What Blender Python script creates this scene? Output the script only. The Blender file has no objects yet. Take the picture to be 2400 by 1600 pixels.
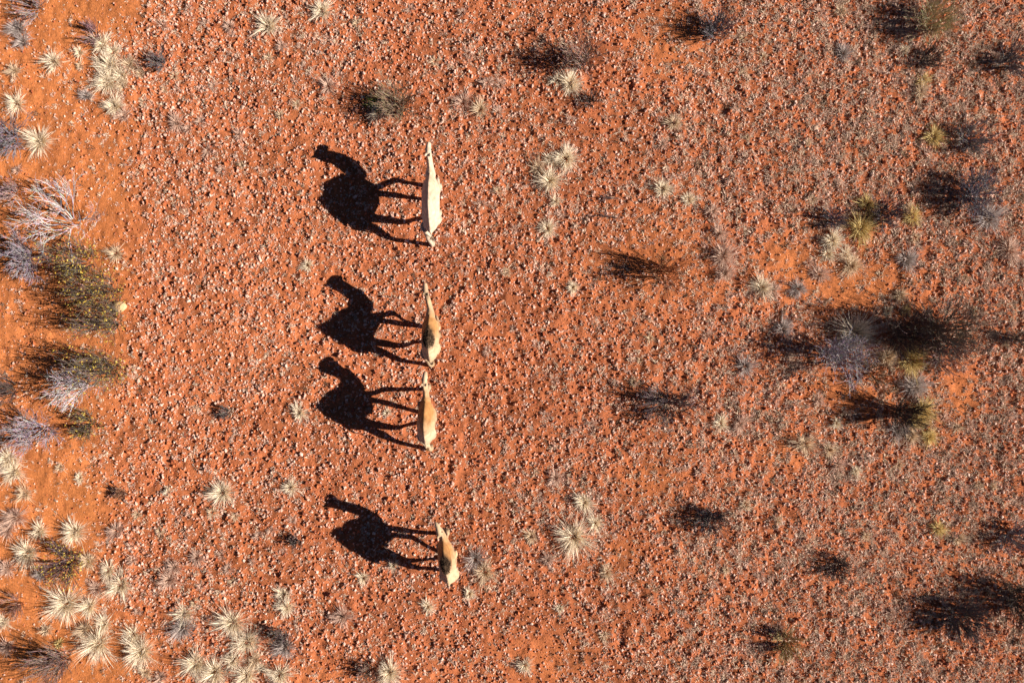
import bpy, bmesh, math, random
import numpy as np
from mathutils import Vector, Matrix

random.seed(11)
rng = np.random.default_rng(11)
S = bpy.context.scene
COL = S.collection

# ------------------------------------------------------------------ camera
PX = 80.0                       # photograph pixels per metre on the ground
CAM_H = 23.333
cam_d = bpy.data.cameras.new('camera')
cam = bpy.data.objects.new('camera', cam_d)
COL.objects.link(cam)
cam.location = (0, 0, CAM_H)
cam.rotation_euler = (0, 0, 0)
cam_d.lens = 28.0
cam_d.sensor_width = 36.0
cam_d.clip_end = 6000
S.camera = cam

# ------------------------------------------------------------------ light
EL = math.radians(30.0)         # sun elevation
TPHI = 0.12
PHI = math.atan(TPHI)           # shadows run left and a little up
sdir = Vector((-math.cos(PHI) * math.cos(EL), math.sin(PHI) * math.cos(EL), -math.sin(EL)))
w = bpy.data.worlds.new('World')
S.world = w
w.use_nodes = True
nt = w.node_tree
bg = nt.nodes['Background']
sky = nt.nodes.new('ShaderNodeTexSky')
sky.sky_type = 'NISHITA'
sky.sun_disc = False
sky.sun_elevation = EL
sky.sun_rotation = math.radians(90) + PHI
sky.altitude = 600
sky.air_density = 0.25
sky.dust_density = 0.0
sky.ozone_density = 1.5
nt.links.new(sky.outputs[0], bg.inputs[0])
bg.inputs[1].default_value = 0.05
sun_d = bpy.data.lights.new('sun', 'SUN')
sun_d.energy = 5.0
sun_d.angle = math.radians(0.5)
sun_d.color = (1.0, 0.93, 0.83)
sun = bpy.data.objects.new('sun', sun_d)
COL.objects.link(sun)
sun.rotation_euler = sdir.to_track_quat('-Z', 'Y').to_euler()
S.view_settings.view_transform = 'Standard'
S.view_settings.look = 'None'
S.view_settings.gamma = 1
S.view_settings.exposure = 1.05
S.render.engine = 'CYCLES'

# ------------------------------------------------------------------ helpers
_perm = [np.random.default_rng(100 + i).random((256, 256)) for i in range(8)]

def vnoise(x, y, s, k=0):
    """smooth value noise, 0..1, with features s metres wide"""
    g = _perm[k % 8]
    x = np.asarray(x, float) / s + 37.3 * (k + 1)
    y = np.asarray(y, float) / s + 91.7 * (k + 1)
    xi = np.floor(x).astype(int); yi = np.floor(y).astype(int)
    fx = x - xi; fy = y - yi
    fx = fx * fx * (3 - 2 * fx); fy = fy * fy * (3 - 2 * fy)
    a = g[xi & 255, yi & 255]; b = g[(xi + 1) & 255, yi & 255]
    c = g[xi & 255, (yi + 1) & 255]; d = g[(xi + 1) & 255, (yi + 1) & 255]
    return (a * (1 - fx) + b * fx) * (1 - fy) + (c * (1 - fx) + d * fx) * fy

def fbm(x, y, s, k=0, o=3):
    r = 0; a = 1; t = 0
    for i in range(o):
        r = r + a * vnoise(x, y, s / 2 ** i, k + i); t += a; a *= 0.5
    return r / t

def at(u, v):
    """a ground point of the photograph, in metres"""
    return (u - 1200) / PX, (800 - v) / PX

def mesh_np(name, V, faces, mat=None, parent=None, col=None, smooth=False, link=True):
    """one mesh object from numpy arrays; faces is a list of (n,3) or (n,4) index arrays"""
    me = bpy.data.meshes.new(name)
    V = np.asarray(V, np.float32)
    me.vertices.add(len(V))
    me.vertices.foreach_set('co', V.ravel())
    faces = [np.asarray(f, np.int32) for f in faces if len(f)]
    loops = np.concatenate([f.ravel() for f in faces])
    sizes = np.concatenate([np.full(len(f), f.shape[1], np.int32) for f in faces])
    starts = np.concatenate([[0], np.cumsum(sizes)[:-1]]).astype(np.int32)
    me.loops.add(len(loops))
    me.loops.foreach_set('vertex_index', loops)
    me.polygons.add(len(sizes))
    me.polygons.foreach_set('loop_start', starts)
    me.polygons.foreach_set('use_smooth', np.full(len(sizes), smooth))
    me.update(calc_edges=True)
    me.validate()
    if col is not None:
        a = me.color_attributes.new('Col', 'FLOAT_COLOR', 'POINT')
        c = np.ones((len(V), 4), np.float32); c[:, :3] = col
        a.data.foreach_set('color', c.ravel())
    if mat: me.materials.append(mat)
    o = bpy.data.objects.new(name, me)
    if link: COL.objects.link(o)
    if parent: o.parent = parent
    return o

def tag(o, label=None, cat=None, group=None, kind=None):
    if label: o['label'] = label
    if cat: o['category'] = cat
    if group: o['group'] = group
    if kind: o['kind'] = kind
    return o

def empty(name, loc):
    o = bpy.data.objects.new(name, None)
    COL.objects.link(o); o.location = loc
    o.empty_display_size = 0.2
    return o

def material(name, rough=0.9, translucent=0.0, var=0.25, vscale=30.0, bump=0.0, bscale=60.0, spec=0.15, bdist=0.01):
    """base colour from the mesh's own colour attribute, broken up by fine grain and relief"""
    m = bpy.data.materials.new(name); m.use_nodes = True
    n = m.node_tree.nodes; l = m.node_tree.links
    p = n['Principled BSDF']
    p.inputs['Roughness'].default_value = rough
    p.inputs['Specular IOR Level'].default_value = spec
    at_ = n.new('ShaderNodeAttribute'); at_.attribute_name = 'Col'
    tc = n.new('ShaderNodeTexCoord')
    nz = n.new('ShaderNodeTexNoise'); nz.inputs['Scale'].default_value = vscale; nz.inputs['Detail'].default_value = 4
    l.new(tc.outputs['Object'], nz.inputs['Vector'])
    mr = n.new('ShaderNodeMapRange')
    mr.inputs['From Min'].default_value = 0.3; mr.inputs['From Max'].default_value = 0.7
    mr.inputs['To Min'].default_value = 1 - var; mr.inputs['To Max'].default_value = 1 + var
    l.new(nz.outputs['Fac'], mr.inputs['Value'])
    mx = n.new('ShaderNodeVectorMath'); mx.operation = 'SCALE'
    l.new(at_.outputs['Color'], mx.inputs[0]); l.new(mr.outputs[0], mx.inputs['Scale'])
    l.new(mx.outputs[0], p.inputs['Base Color'])
    if bump > 0:
        nb = n.new('ShaderNodeTexNoise'); nb.inputs['Scale'].default_value = bscale; nb.inputs['Detail'].default_value = 5
        nb.inputs['Roughness'].default_value = 0.65
        l.new(tc.outputs['Object'], nb.inputs['Vector'])
        b = n.new('ShaderNodeBump'); b.inputs['Strength'].default_value = bump; b.inputs['Distance'].default_value = bdist
        l.new(nb.outputs['Fac'], b.inputs['Height']); l.new(b.outputs[0], p.inputs['Normal'])
    if translucent > 0:
        t = n.new('ShaderNodeBsdfTranslucent'); l.new(mx.outputs[0], t.inputs['Color'])
        ms = n.new('ShaderNodeMixShader'); ms.inputs[0].default_value = translucent
        l.new(p.outputs[0], ms.inputs[1]); l.new(t.outputs[0], ms.inputs[2])
        l.new(ms.outputs[0], n['Material Output'].inputs[0])
    return m

M_SOIL = material('red_soil', 0.95, 0, 0.22, 14, 0.9, 22, 0.05, 0.03)
M_STONE = material('ironstone', 0.75, 0, 0.2, 40, 0.5, 60, 0.25, 0.008)
M_GRASS = material('dry_grass', 0.8, 0.3, 0.12, 25, 0, spec=0.2)
M_BARK = material('grey_bark', 0.9, 0, 0.3, 40, 0)
M_LEAF = material('shrub_leaf', 0.8, 0.2, 0.2, 30, 0)
M_COAT = material('camel_coat', 0.95, 0, 0.22, 9, 0.3, 55, 0.05, 0.012)
M_HAIR = material('camel_hair', 0.9, 0, 0.25, 40, 0)
M_EYE = material('camel_eye', 0.2, 0, 0, 10, 0, spec=0.5)

# ------------------------------------------------------------------ ground
def blob(x, y, u, v, ru, rv=None, soft=1.0):
    """soft 0..1 patch centred on the ground point (u,v) of the photograph"""
    rv = rv or ru
    cx, cy = at(u, v)
    d = ((x - cx) * PX / ru) ** 2 + ((y - cy) * PX / rv) ** 2
    return np.exp(-d * soft)

def sandy(x, y):
    """1 = bare orange sand, 0 = stony ground"""
    s = 0.85 * np.clip((-11.3 - x + 1.4 * (fbm(x, y, 4, 2) - 0.5) * 4) / 1.6, 0, 1)
    s = s + 0.9 * blob(x, y, 90, 1450, 170, 170) + 0.5 * blob(x, y, 300, 1530, 160, 70) + 0.5 * blob(x, y, 130, 1190, 130, 80)
    s = s + 0.6 * blob(x, y, 1570, 110, 90, 90) + 0.6 * blob(x, y, 1560, 600, 150, 130)
    s = s + 0.95 * blob(x, y, 1990, 670, 130, 70) + 0.8 * blob(x, y, 1860, 600, 70, 60) + 0.9 * blob(x, y, 2250, 930, 60, 80)
    s = s + 0.7 * blob(x, y, 2000, 920, 110, 70) + 0.5 * blob(x, y, 1520, 1120, 100, 60) + 0.5 * blob(x, y, 760, 1590, 140, 60)
    s = s + 0.5 * blob(x, y, 1270, 1560, 110, 60) + 0.5 * blob(x, y, 1450, 1290, 60, 60) + 0.7 * blob(x, y, 1850, 1060, 60, 40)
    s = s + 0.55 * (fbm(x, y, 2.2, 5) - 0.5)
    return np.clip(s, 0, 1)

def grassy(x, y):
    """how thickly the low pinkish grass stands, 0..1"""
    g = 0.36 + 0.50 * np.clip((x - 2.0) / 7.0, 0, 1)
    g = g + 0.45 * blob(x, y, 640, 60, 330, 130) + 0.5 * blob(x, y, 270, 180, 90, 130) + 0.45 * blob(x, y, 1330, 1180, 130, 130)
    g = g + 0.45 * blob(x, y, 340, 1440, 240, 130) + 0.3 * blob(x, y, 30, 1180, 80, 130) + 0.3 * blob(x, y, 1130, 280, 140, 160)
    g = g + 0.3 * blob(x, y, 1730, 640, 80, 120) + 0.35 * blob(x, y, 2200, 150, 240, 240) + 0.25 * blob(x, y, 450, 1330, 120, 60)
    g = g + 0.8 * (fbm(x, y, 1.6, 1) - 0.5) + 0.5 * (vnoise(x, y, 0.5, 3) - 0.5)
    return np.clip(g, 0, 1) * (1 - 0.8 * sandy(x, y))

def height(x, y):
    near = np.clip((40 - np.maximum(np.abs(x), np.abs(y))) / 15, 0, 1)
    h = 0.10 * (fbm(x, y, 5.0, 0, 2) - 0.5)
    rough = 0.45 + 0.55 * (1 - sandy(x, y))
    h = h + near * rough * (0.06 * (vnoise(x, y, 0.30, 4) - 0.5) + 0.075 * (vnoise(x, y, 0.14, 6) - 0.5))
    return h

def axis(lo, hi, step):
    c = list(np.arange(lo, hi + 1e-6, step))
    up = []; d = step; p = c[-1]
    while p < 2500:
        d *= 1.45; p += d; up.append(p)
    dn = []; d = step; p = c[0]
    while p > -2500:
        d *= 1.45; p -= d; dn.append(p)
    return np.array(dn[::-1] + c + up)

gx = axis(-16.6, 16.6, 0.053); gy = axis(-11.4, 11.4, 0.053)
GX, GY = np.meshgrid(gx, gy)
fx, fy = GX.ravel(), GY.ravel()
jit = (np.maximum(np.abs(fx), np.abs(fy)) < 17) * 0.016
fx = fx + rng.uniform(-1, 1, len(fx)) * jit; fy = fy + rng.uniform(-1, 1, len(fy)) * jit
fz = height(fx, fy)
sd = sandy(fx, fy)[:, None]
tone = fbm(fx, fy, 0.9, 6)[:, None] - 0.5
tone2 = fbm(fx, fy, 3.5, 3)[:, None] - 0.5
left = np.clip((-fx - 4) / 9, 0, 1)[:, None]
red = np.array([0.36, 0.112, 0.048]); ora = np.array([0.47, 0.158, 0.052]); mid = np.array([0.40, 0.125, 0.050])
gcol = red * (1 - left) + mid * left
gcol = gcol * (1 - sd) + (ora * (0.55 + 0.45 * left) + mid * 0.45 * (1 - left)) * sd
gcol = gcol * (1 + 0.5 * tone + 0.35 * tone2)
nx, ny = len(gx), len(gy)
I = np.arange(nx * ny).reshape(ny, nx)
q = np.stack([I[:-1, :-1], I[:-1, 1:], I[1:, 1:], I[1:, :-1]], -1).reshape(-1, 4)
ground = mesh_np('ground', np.stack([fx, fy, fz], 1), [q], M_SOIL, None, gcol, smooth=True)
tag(ground, kind='structure')

# ------------------------------------------------------------------ gravel (nobody could count it)
PAL = np.array([[0.44, 0.13, 0.048], [0.32, 0.08, 0.032], [0.47, 0.20, 0.12], [0.54, 0.32, 0.245], [0.21, 0.055, 0.028], [0.58, 0.40, 0.32]])

def gravel(n, lo, hi, K, full):
    x = rng.uniform(-16.3, 16.3, n); y = rng.uniform(-11.1, 11.1, n)
    keep = rng.random(n) < (0.22 + 0.78 * (1 - sandy(x, y))) * (0.55 + 0.9 * fbm(x, y, 0.8, 2))
    x, y = x[keep], y[keep]; n = len(x)
    sz = lo + (hi - lo) * rng.random(n) ** 1.8
    sz *= 1 - 0.35 * sandy(x, y)
    a = np.linspace(0, 2 * np.pi, K, endpoint=False)
    rot = rng.uniform(0, 2 * np.pi, n)[:, None]
    ang = a[None] + rot + rng.uniform(-0.35, 0.35, (n, K))
    st = rng.uniform(0.75, 1.5, n)[:, None]; ori = rng.uniform(0, np.pi, n)[:, None]
    def ring(scale, z, jr):
        r = sz[:, None] * scale * rng.uniform(1 - jr, 1 + jr, (n, K))
        px, py = r * np.cos(ang) * st, r * np.sin(ang)
        X = x[:, None] + px * np.cos(ori) - py * np.sin(ori)
        Y = y[:, None] + px * np.sin(ori) + py * np.cos(ori)
        return np.stack([X, Y, z * np.ones((n, K))], -1)
    base = height(x, y)[:, None]
    hh = sz * rng.uniform(0.8, 1.6, n)
    r0 = ring(1.0, base - 0.012, 0.2)
    top = np.stack([x + rng.normal(0, 0.2, n) * sz, y + rng.normal(0, 0.2, n) * sz, base[:, 0] + hh], -1)[:, None]
    k = np.arange(K); k2 = (k + 1) % K
    if full:
        r1 = ring(0.82, base + (hh * 0.62)[:, None], 0.25)
        V = np.concatenate([r0, r1, top], 1); m = 2 * K + 1
    else:
        V = np.concatenate([r0, top], 1); m = K + 1
    o = (np.arange(n) * m)[:, None]
    F = []
    if full: F.append(np.stack([o + k, o + k2, o + K + k2, o + K + k], -1).reshape(-1, 4))
    F.append(np.stack([o + m - 1 - K + k, o + m - 1 - K + k2, np.broadcast_to(o + m - 1, (n, K))], -1).reshape(-1, 3))
    t = rng.random(n)
    c = PAL[np.searchsorted(np.cumsum([0.20, 0.10, 0.24, 0.30, 0.04]), t)] * rng.uniform(0.8, 1.2, (n, 1))
    return mesh_np('gravel', V.reshape(-1, 3), F, M_STONE, None, np.repeat(c, m, 0))
tag(gravel(62000, 0.022, 0.055, 4, True), kind='stuff')
tag(gravel(150000, 0.014, 0.032, 4, False), kind='stuff')

# ------------------------------------------------------------------ grass
def blades(bx, by, bz, az, elev, L, W, droop, col, tipcol=None, segs=2):
    """ribbon blades: returns verts, faces, colours; every argument is an array of n"""
    n = len(bx)
    ts = np.linspace(0, 1, segs + 1)
    V = []; C = []
    tw = rng.uniform(-1.5, 1.5, n)
    sx, sy, sz = -np.sin(az) * np.cos(tw), np.cos(az) * np.cos(tw), np.sin(tw)
    kink = rng.normal(0, 0.10, n)
    for t in ts:
        h = L * (np.cos(elev) * t + droop * 0.35 * t * t)
        z = np.maximum(L * (np.sin(elev) * t - droop * t * t), 0.004)
        a2 = az + kink * t
        cx, cy, cz = bx + h * np.cos(a2), by + h * np.sin(a2), bz + z
        cc = col if tipcol is None else col * (1 - t) + tipcol * t
        if t < 1:
            ww = W * (1 - 0.55 * t) * 0.5
            V.append(np.stack([cx - sx * ww, cy - sy * ww, cz - sz * ww], -1)); C.append(cc)
            V.append(np.stack([cx + sx * ww, cy + sy * ww, cz + sz * ww], -1)); C.append(cc)
        else:
            V.append(np.stack([cx, cy, cz], -1)); C.append(cc)
    m = 2 * segs + 1
    V = np.stack(V, 1).reshape(-1, 3); C = np.stack(C, 1).reshape(-1, 3)
    o = np.arange(n) * m
    quads = [np.stack([o + 2 * i, o + 2 * i + 1, o + 2 * i + 3, o + 2 * i + 2], -1) for i in range(segs - 1)]
    tri = np.stack([o + 2 * segs - 2, o + 2 * segs - 1, o + 2 * segs], -1)
    return V, (np.concatenate(quads) if quads else np.zeros((0, 4), int)), tri, C

PINK = np.array([0.70, 0.50, 0.41]); STRAW = np.array([0.76, 0.60, 0.44]); CREAM = np.array([0.88, 0.77, 0.62])
GOLD = np.array([0.74, 0.58, 0.27]); GREY = np.array([0.52, 0.44, 0.42]); GREEN = np.array([0.24, 0.25, 0.07])
BROWN = np.array([0.20, 0.12, 0.075])

def ground_cover(n):
    """low grass between the stones, too many to count"""
    x = rng.uniform(-16.3, 16.3, n); y = rng.uniform(-11.1, 11.1, n)
    k = rng.random(n) < grassy(x, y)
    x, y = x[k], y[k]; n = len(x)
    r = 0.055 + 0.10 * rng.random(n) ** 1.8
    r *= 0.8 + 0.6 * np.clip((x + 2) / 12, 0, 1)
    nb = 20
    X = np.repeat(x, nb); Y = np.repeat(y, nb); R = np.repeat(r, nb); N = n * nb
    off = rng.normal(0, 0.28, (2, N)) * R
    bx, by = X + off[0], Y + off[1]
    az = rng.uniform(0, 2 * np.pi, N); el = rng.uniform(0.25, 1.35, N)
    L = R * rng.uniform(0.6, 1.25, N)
    t = np.repeat(rng.random(n), nb)[:, None]
    right = np.clip((X - 5) / 8, 0, 1)[:, None]
    c = PINK * (1 - t) + STRAW * t
    c = c * (1 - 0.15 * right) * rng.uniform(0.8, 1.15, (N, 1))
    dark = np.repeat(rng.random(n) < 0.10, nb)
    c[dark] = BROWN * rng.uniform(0.8, 1.6, (dark.sum(), 1))
    V, Q, T, C = blades(bx, by, height(X, Y) - 0.01, az, el, L, 0.018 + 0.014 * rng.random(N), rng.uniform(0, 0.5, N), c, segs=1)
    return mesh_np('low_grass', V, [Q, T], M_GRASS, None, C)
tag(ground_cover(52000), kind='stuff')

def tussock_mesh(r, tone, dens=1.0, spread=1.0):
    """radiating dry blades of a tussock of radius r (metres), local coordinates"""
    n = int((110 + 900 * r) * dens)
    a0 = rng.uniform(0, 2 * np.pi, n); rr = r * 0.32 * np.sqrt(rng.random(n))
    bx, by = rr * np.cos(a0), rr * np.sin(a0)
    lobes = 1 + 0.28 * np.sin(a0 * rng.integers(2, 5) + rng.uniform(0, 6)) + 0.2 * np.sin(a0 * rng.integers(5, 8) + rng.uniform(0, 6))
    az = a0 + rng.normal(0, 0.25, n)
    el = np.where(rng.random(n) < 0.4, rng.uniform(0.2, 0.8, n), rng.uniform(0.7, 1.5, n)) / spread
    L = r * rng.uniform(0.7, 1.6, n) * lobes
    c = tone * rng.uniform(0.8, 1.12, (n, 1))
    old = rng.random(n) < 0.08
    c[old] = c[old] * np.array([0.55, 0.5, 0.5])
    base = c * np.array([0.98, 0.95, 0.85])
    W = 0.009 + 0.009 * rng.random(n)
    return blades(bx, by, np.full(n, -0.02), az, el, L, W, rng.uniform(0.0, 0.55, n), base, c, segs=3)

TONE = {'cream': CREAM, 'straw': STRAW, 'gold': GOLD, 'grey': GREY, 'pink': PINK, 'green': GREEN, 'brown': BROWN * 1.6}

def tussock(u, v, rpx, tone, label, group='dry grass tussocks on the red ground', dens=1.25):
    x, y = at(u, v); r = rpx / PX
    # the crown stands above the ground: pull the base in by the perspective of its mean height
    f = 1 - 0.45 * r / CAM_H; x *= f; y *= f
    V, Q, T, C = tussock_mesh(r, TONE[tone], dens)
    o = mesh_np('grass_tussock', V, [Q, T], M_GRASS, None, C)
    o.location = (x, y, float(height(x, y)))
    return tag(o, label, 'grass tussock', group)

# ------------------------------------------------------------------ shrubs
class Tubes:
    """three-sided tapered twigs"""
    def __init__(self): self.V = []; self.F = []; self.C = []
    def seg(self, p, q, r0, r1, c):
        d = (q - p)
        if d.length < 1e-5: return
        d.normalize()
        s = d.orthogonal().normalized(); t = d.cross(s)
        o = len(self.V)
        for (b, r) in ((p, r0), (q, r1)):
            for k in range(3):
                a = 2.0944 * k
                self.V.append(tuple(b + (s * math.cos(a) + t * math.sin(a)) * r)); self.C.append(c)
        for k in range(3):
            k2 = (k + 1) % 3
            self.F.append((o + k, o + k2, o + 3 + k2, o + 3 + k))

def grow(T, tips, p, d, L, r, depth, col, spread, up, wig, fine=None):
    if depth == 0 and fine is not None: T = fine
    n = 2 if depth == 0 else 3
    q = p
    for i in range(n):
        d = (d + Vector((random.gauss(0, wig), random.gauss(0, wig), random.gauss(0, wig * 0.6) + up))).normalized()
        if q.z < 0.03: d.z = abs(d.z) + 0.05
        q2 = q + d * (L / n)
        ra = r * (1 - 0.3 * i / n); rb = r * (1 - 0.3 * (i + 1) / n)
        T.seg(q, q2, ra, rb, tuple(c * random.uniform(0.8, 1.2) for c in col))
        q = q2
        if depth > 0 and (i > 0 or random.random() < 0.4):
            for _ in range(2 if random.random() < 0.5 else 1):
                dd = (d + Vector((random.gauss(0, spread), random.gauss(0, spread), random.gauss(0, spread * 0.6)))).normalized()
                grow(T, tips, q, dd, L * random.uniform(0.55, 0.8), r * 0.62, depth - 1, col, spread, up, wig, fine)
    tips.append((q, d))

def shrub(u, v, rpx, h, kind, label, name='desert_shrub', lean=(0, 0), stems=None, leaves=None, tone=None, squash=(1, 1), group='shrubs of the desert plain'):
    """kind: bare (grey dead wood), leafy (yellow-green leaves), wispy (fine upright stems)"""
    random.seed(int(u * 31 + v * 17)); 
    x, y = at(u, v); f = 1 - 0.5 * h / CAM_H; x *= f; y *= f
    r = rpx / PX
    root = empty(name, (x, y, float(height(x, y)) - 0.02))
    tag(root, label, 'shrub', group)
    T = Tubes(); tips = []; fine = Tubes()
    if kind == 'bare':
        cols = tone or (0.40, 0.35, 0.36); ns = stems or 16; dep = 3; r0 = 0.017; spread = 0.42; up = 0.05; wig = 0.16
    elif kind == 'leafy':
        cols = tone or (0.12, 0.09, 0.07); ns = int((stems or 22) * 1.5); dep = 2; r0 = 0.012; spread = 0.32; up = 0.05; wig = 0.10
    else:
        cols = tone or (0.13, 0.10, 0.09); ns = int((stems or 26) * 1.15); dep = 2; r0 = 0.010; spread = 0.26; up = 0.04; wig = 0.10
    BS = 0.2 if kind == 'bare' else 0.5
    tot = math.sqrt(r * r + h * h)
    for i in range(ns):
        a = random.uniform(0, 2 * math.pi); e = random.uniform(0.15, 1.0)
        d = Vector((math.cos(a) * e * r * squash[0] + lean[0], math.sin(a) * e * r * squash[1] + lean[1], h * random.uniform(0.45, 1.0))).normalized()
        b = Vector((math.cos(a) * r * BS * random.random(), math.sin(a) * r * BS * random.random(), 0))
        L0 = (0.52 if dep == 3 else 0.58) * tot * random.uniform(0.7, 1.1)
        grow(T, tips, b, d, L0, r0 * random.uniform(0.7, 1.2), dep, cols, spread, up, wig, fine)
    mesh_np('branches', T.V, [np.array(T.F)], M_BARK, root, np.array(T.C))
    if fine.F: mesh_np('twigs', fine.V, [np.array(fine.F)], M_BARK, root, np.array(fine.C))
    nl = leaves if leaves is not None else (900 if kind == 'leafy' else 0)
    if nl:
        P = np.array([tuple(t[0]) for t in tips])
        idx = rng.integers(0, len(P), nl)
        c0 = P[idx] + rng.normal(0, 0.05, (nl, 3)); c0[:, 2] = np.maximum(c0[:, 2], 0.05)
        ux = rng.normal(0, 1, (nl, 3)); ux /= np.linalg.norm(ux, axis=1)[:, None]
        uy = np.cross(ux, rng.normal(0, 1, (nl, 3))); uy /= np.linalg.norm(uy, axis=1)[:, None]
        sz = rng.uniform(0.014, 0.030, (nl, 1))
        Vl = np.stack([c0 - ux * sz * 1.5, c0 + uy * sz * 0.6, c0 + ux * sz * 1.5, c0 - uy * sz * 0.6], 1).reshape(-1, 4, 3).reshape(-1, 3)
        pal = np.array([[0.50, 0.34, 0.05], [0.36, 0.26, 0.05], [0.55, 0.40, 0.09], [0.14, 0.11, 0.04]])
        lc = pal[rng.integers(0, 4, nl)] * rng.uniform(0.8, 1.2, (nl, 1))
        o4 = np.arange(nl * 4).reshape(-1, 4)
        mesh_np('foliage', Vl, [o4], M_LEAF, root, np.repeat(lc, 4, 0))
    return root

# ------------------------------------------------------------------ camels
KZ = math.tan(EL) / math.cos(PHI) / PX      # metres of height per pixel of shadow

class Camel:
    """A camel's side outline is read from its shadow on the flat ground: every outline point becomes a
    point (x, y, z) of the animal's own upright middle plane (or of a leg beside it)."""
    def __init__(self, ox, oy, sc, mid): self.ox, self.oy, self.sc, self.mid = ox, oy, sc, mid
    def xm(self, v):
        return float(np.interp(v, [m[0] for m in self.mid], [m[1] for m in self.mid]))
    def pt(self, p, lat=0.0):
        u, v = self.ox + p[0] / self.sc, self.oy + p[1] / self.sc
        vg = v
        for _ in range(8):
            xg = self.xm(vg) + lat * PX
            vg = v + (xg - u) * TPHI
        z = (xg - u) * KZ
        return Vector(((xg - 1200) / PX, (800 - vg) / PX, z))

def loft(bm, rings, n=20, power=2.0, taper=0.0):
    """rings: (centre, half-axis a, half-axis b) -> closed tube"""
    rows = []
    for (c, a, b) in rings:
        row = []
        for k in range(n):
            t = 2 * math.pi * k / n
            ct, st = math.cos(t), math.sin(t)
            cc = math.copysign(abs(ct) ** (2 / power), ct); ss = math.copysign(abs(st) ** (2 / power), st)
            row.append(bm.verts.new(c + a * cc + b * ss * (1 - taper * max(cc, 0))))
        rows.append(row)
    for r0, r1 in zip(rows, rows[1:]):
        for k in range(n):
            bm.faces.new((r0[k], r0[(k + 1) % n], r1[(k + 1) % n], r1[k]))
    bm.faces.new(rows[0][::-1]); bm.faces.new(rows[-1])

def interp(rings, k=3):
    """smooth the rings with Catmull-Rom"""
    out = []
    n = len(rings)
    for i in range(n - 1):
        p0 = rings[max(i - 1, 0)]; p1 = rings[i]; p2 = rings[i + 1]; p3 = rings[min(i + 2, n - 1)]
        for j in range(k):
            t = j / k
            out.append(tuple(0.5 * ((2 * b) + (c - a) * t + (2 * a - 5 * b + 4 * c - d) * t * t + (3 * b - a - 3 * c + d) * t ** 3)
                             for a, b, c, d in zip(p0, p1, p2, p3)))
    out.append(rings[-1])
    return out

LAT = Vector((1, 0, 0))

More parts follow.
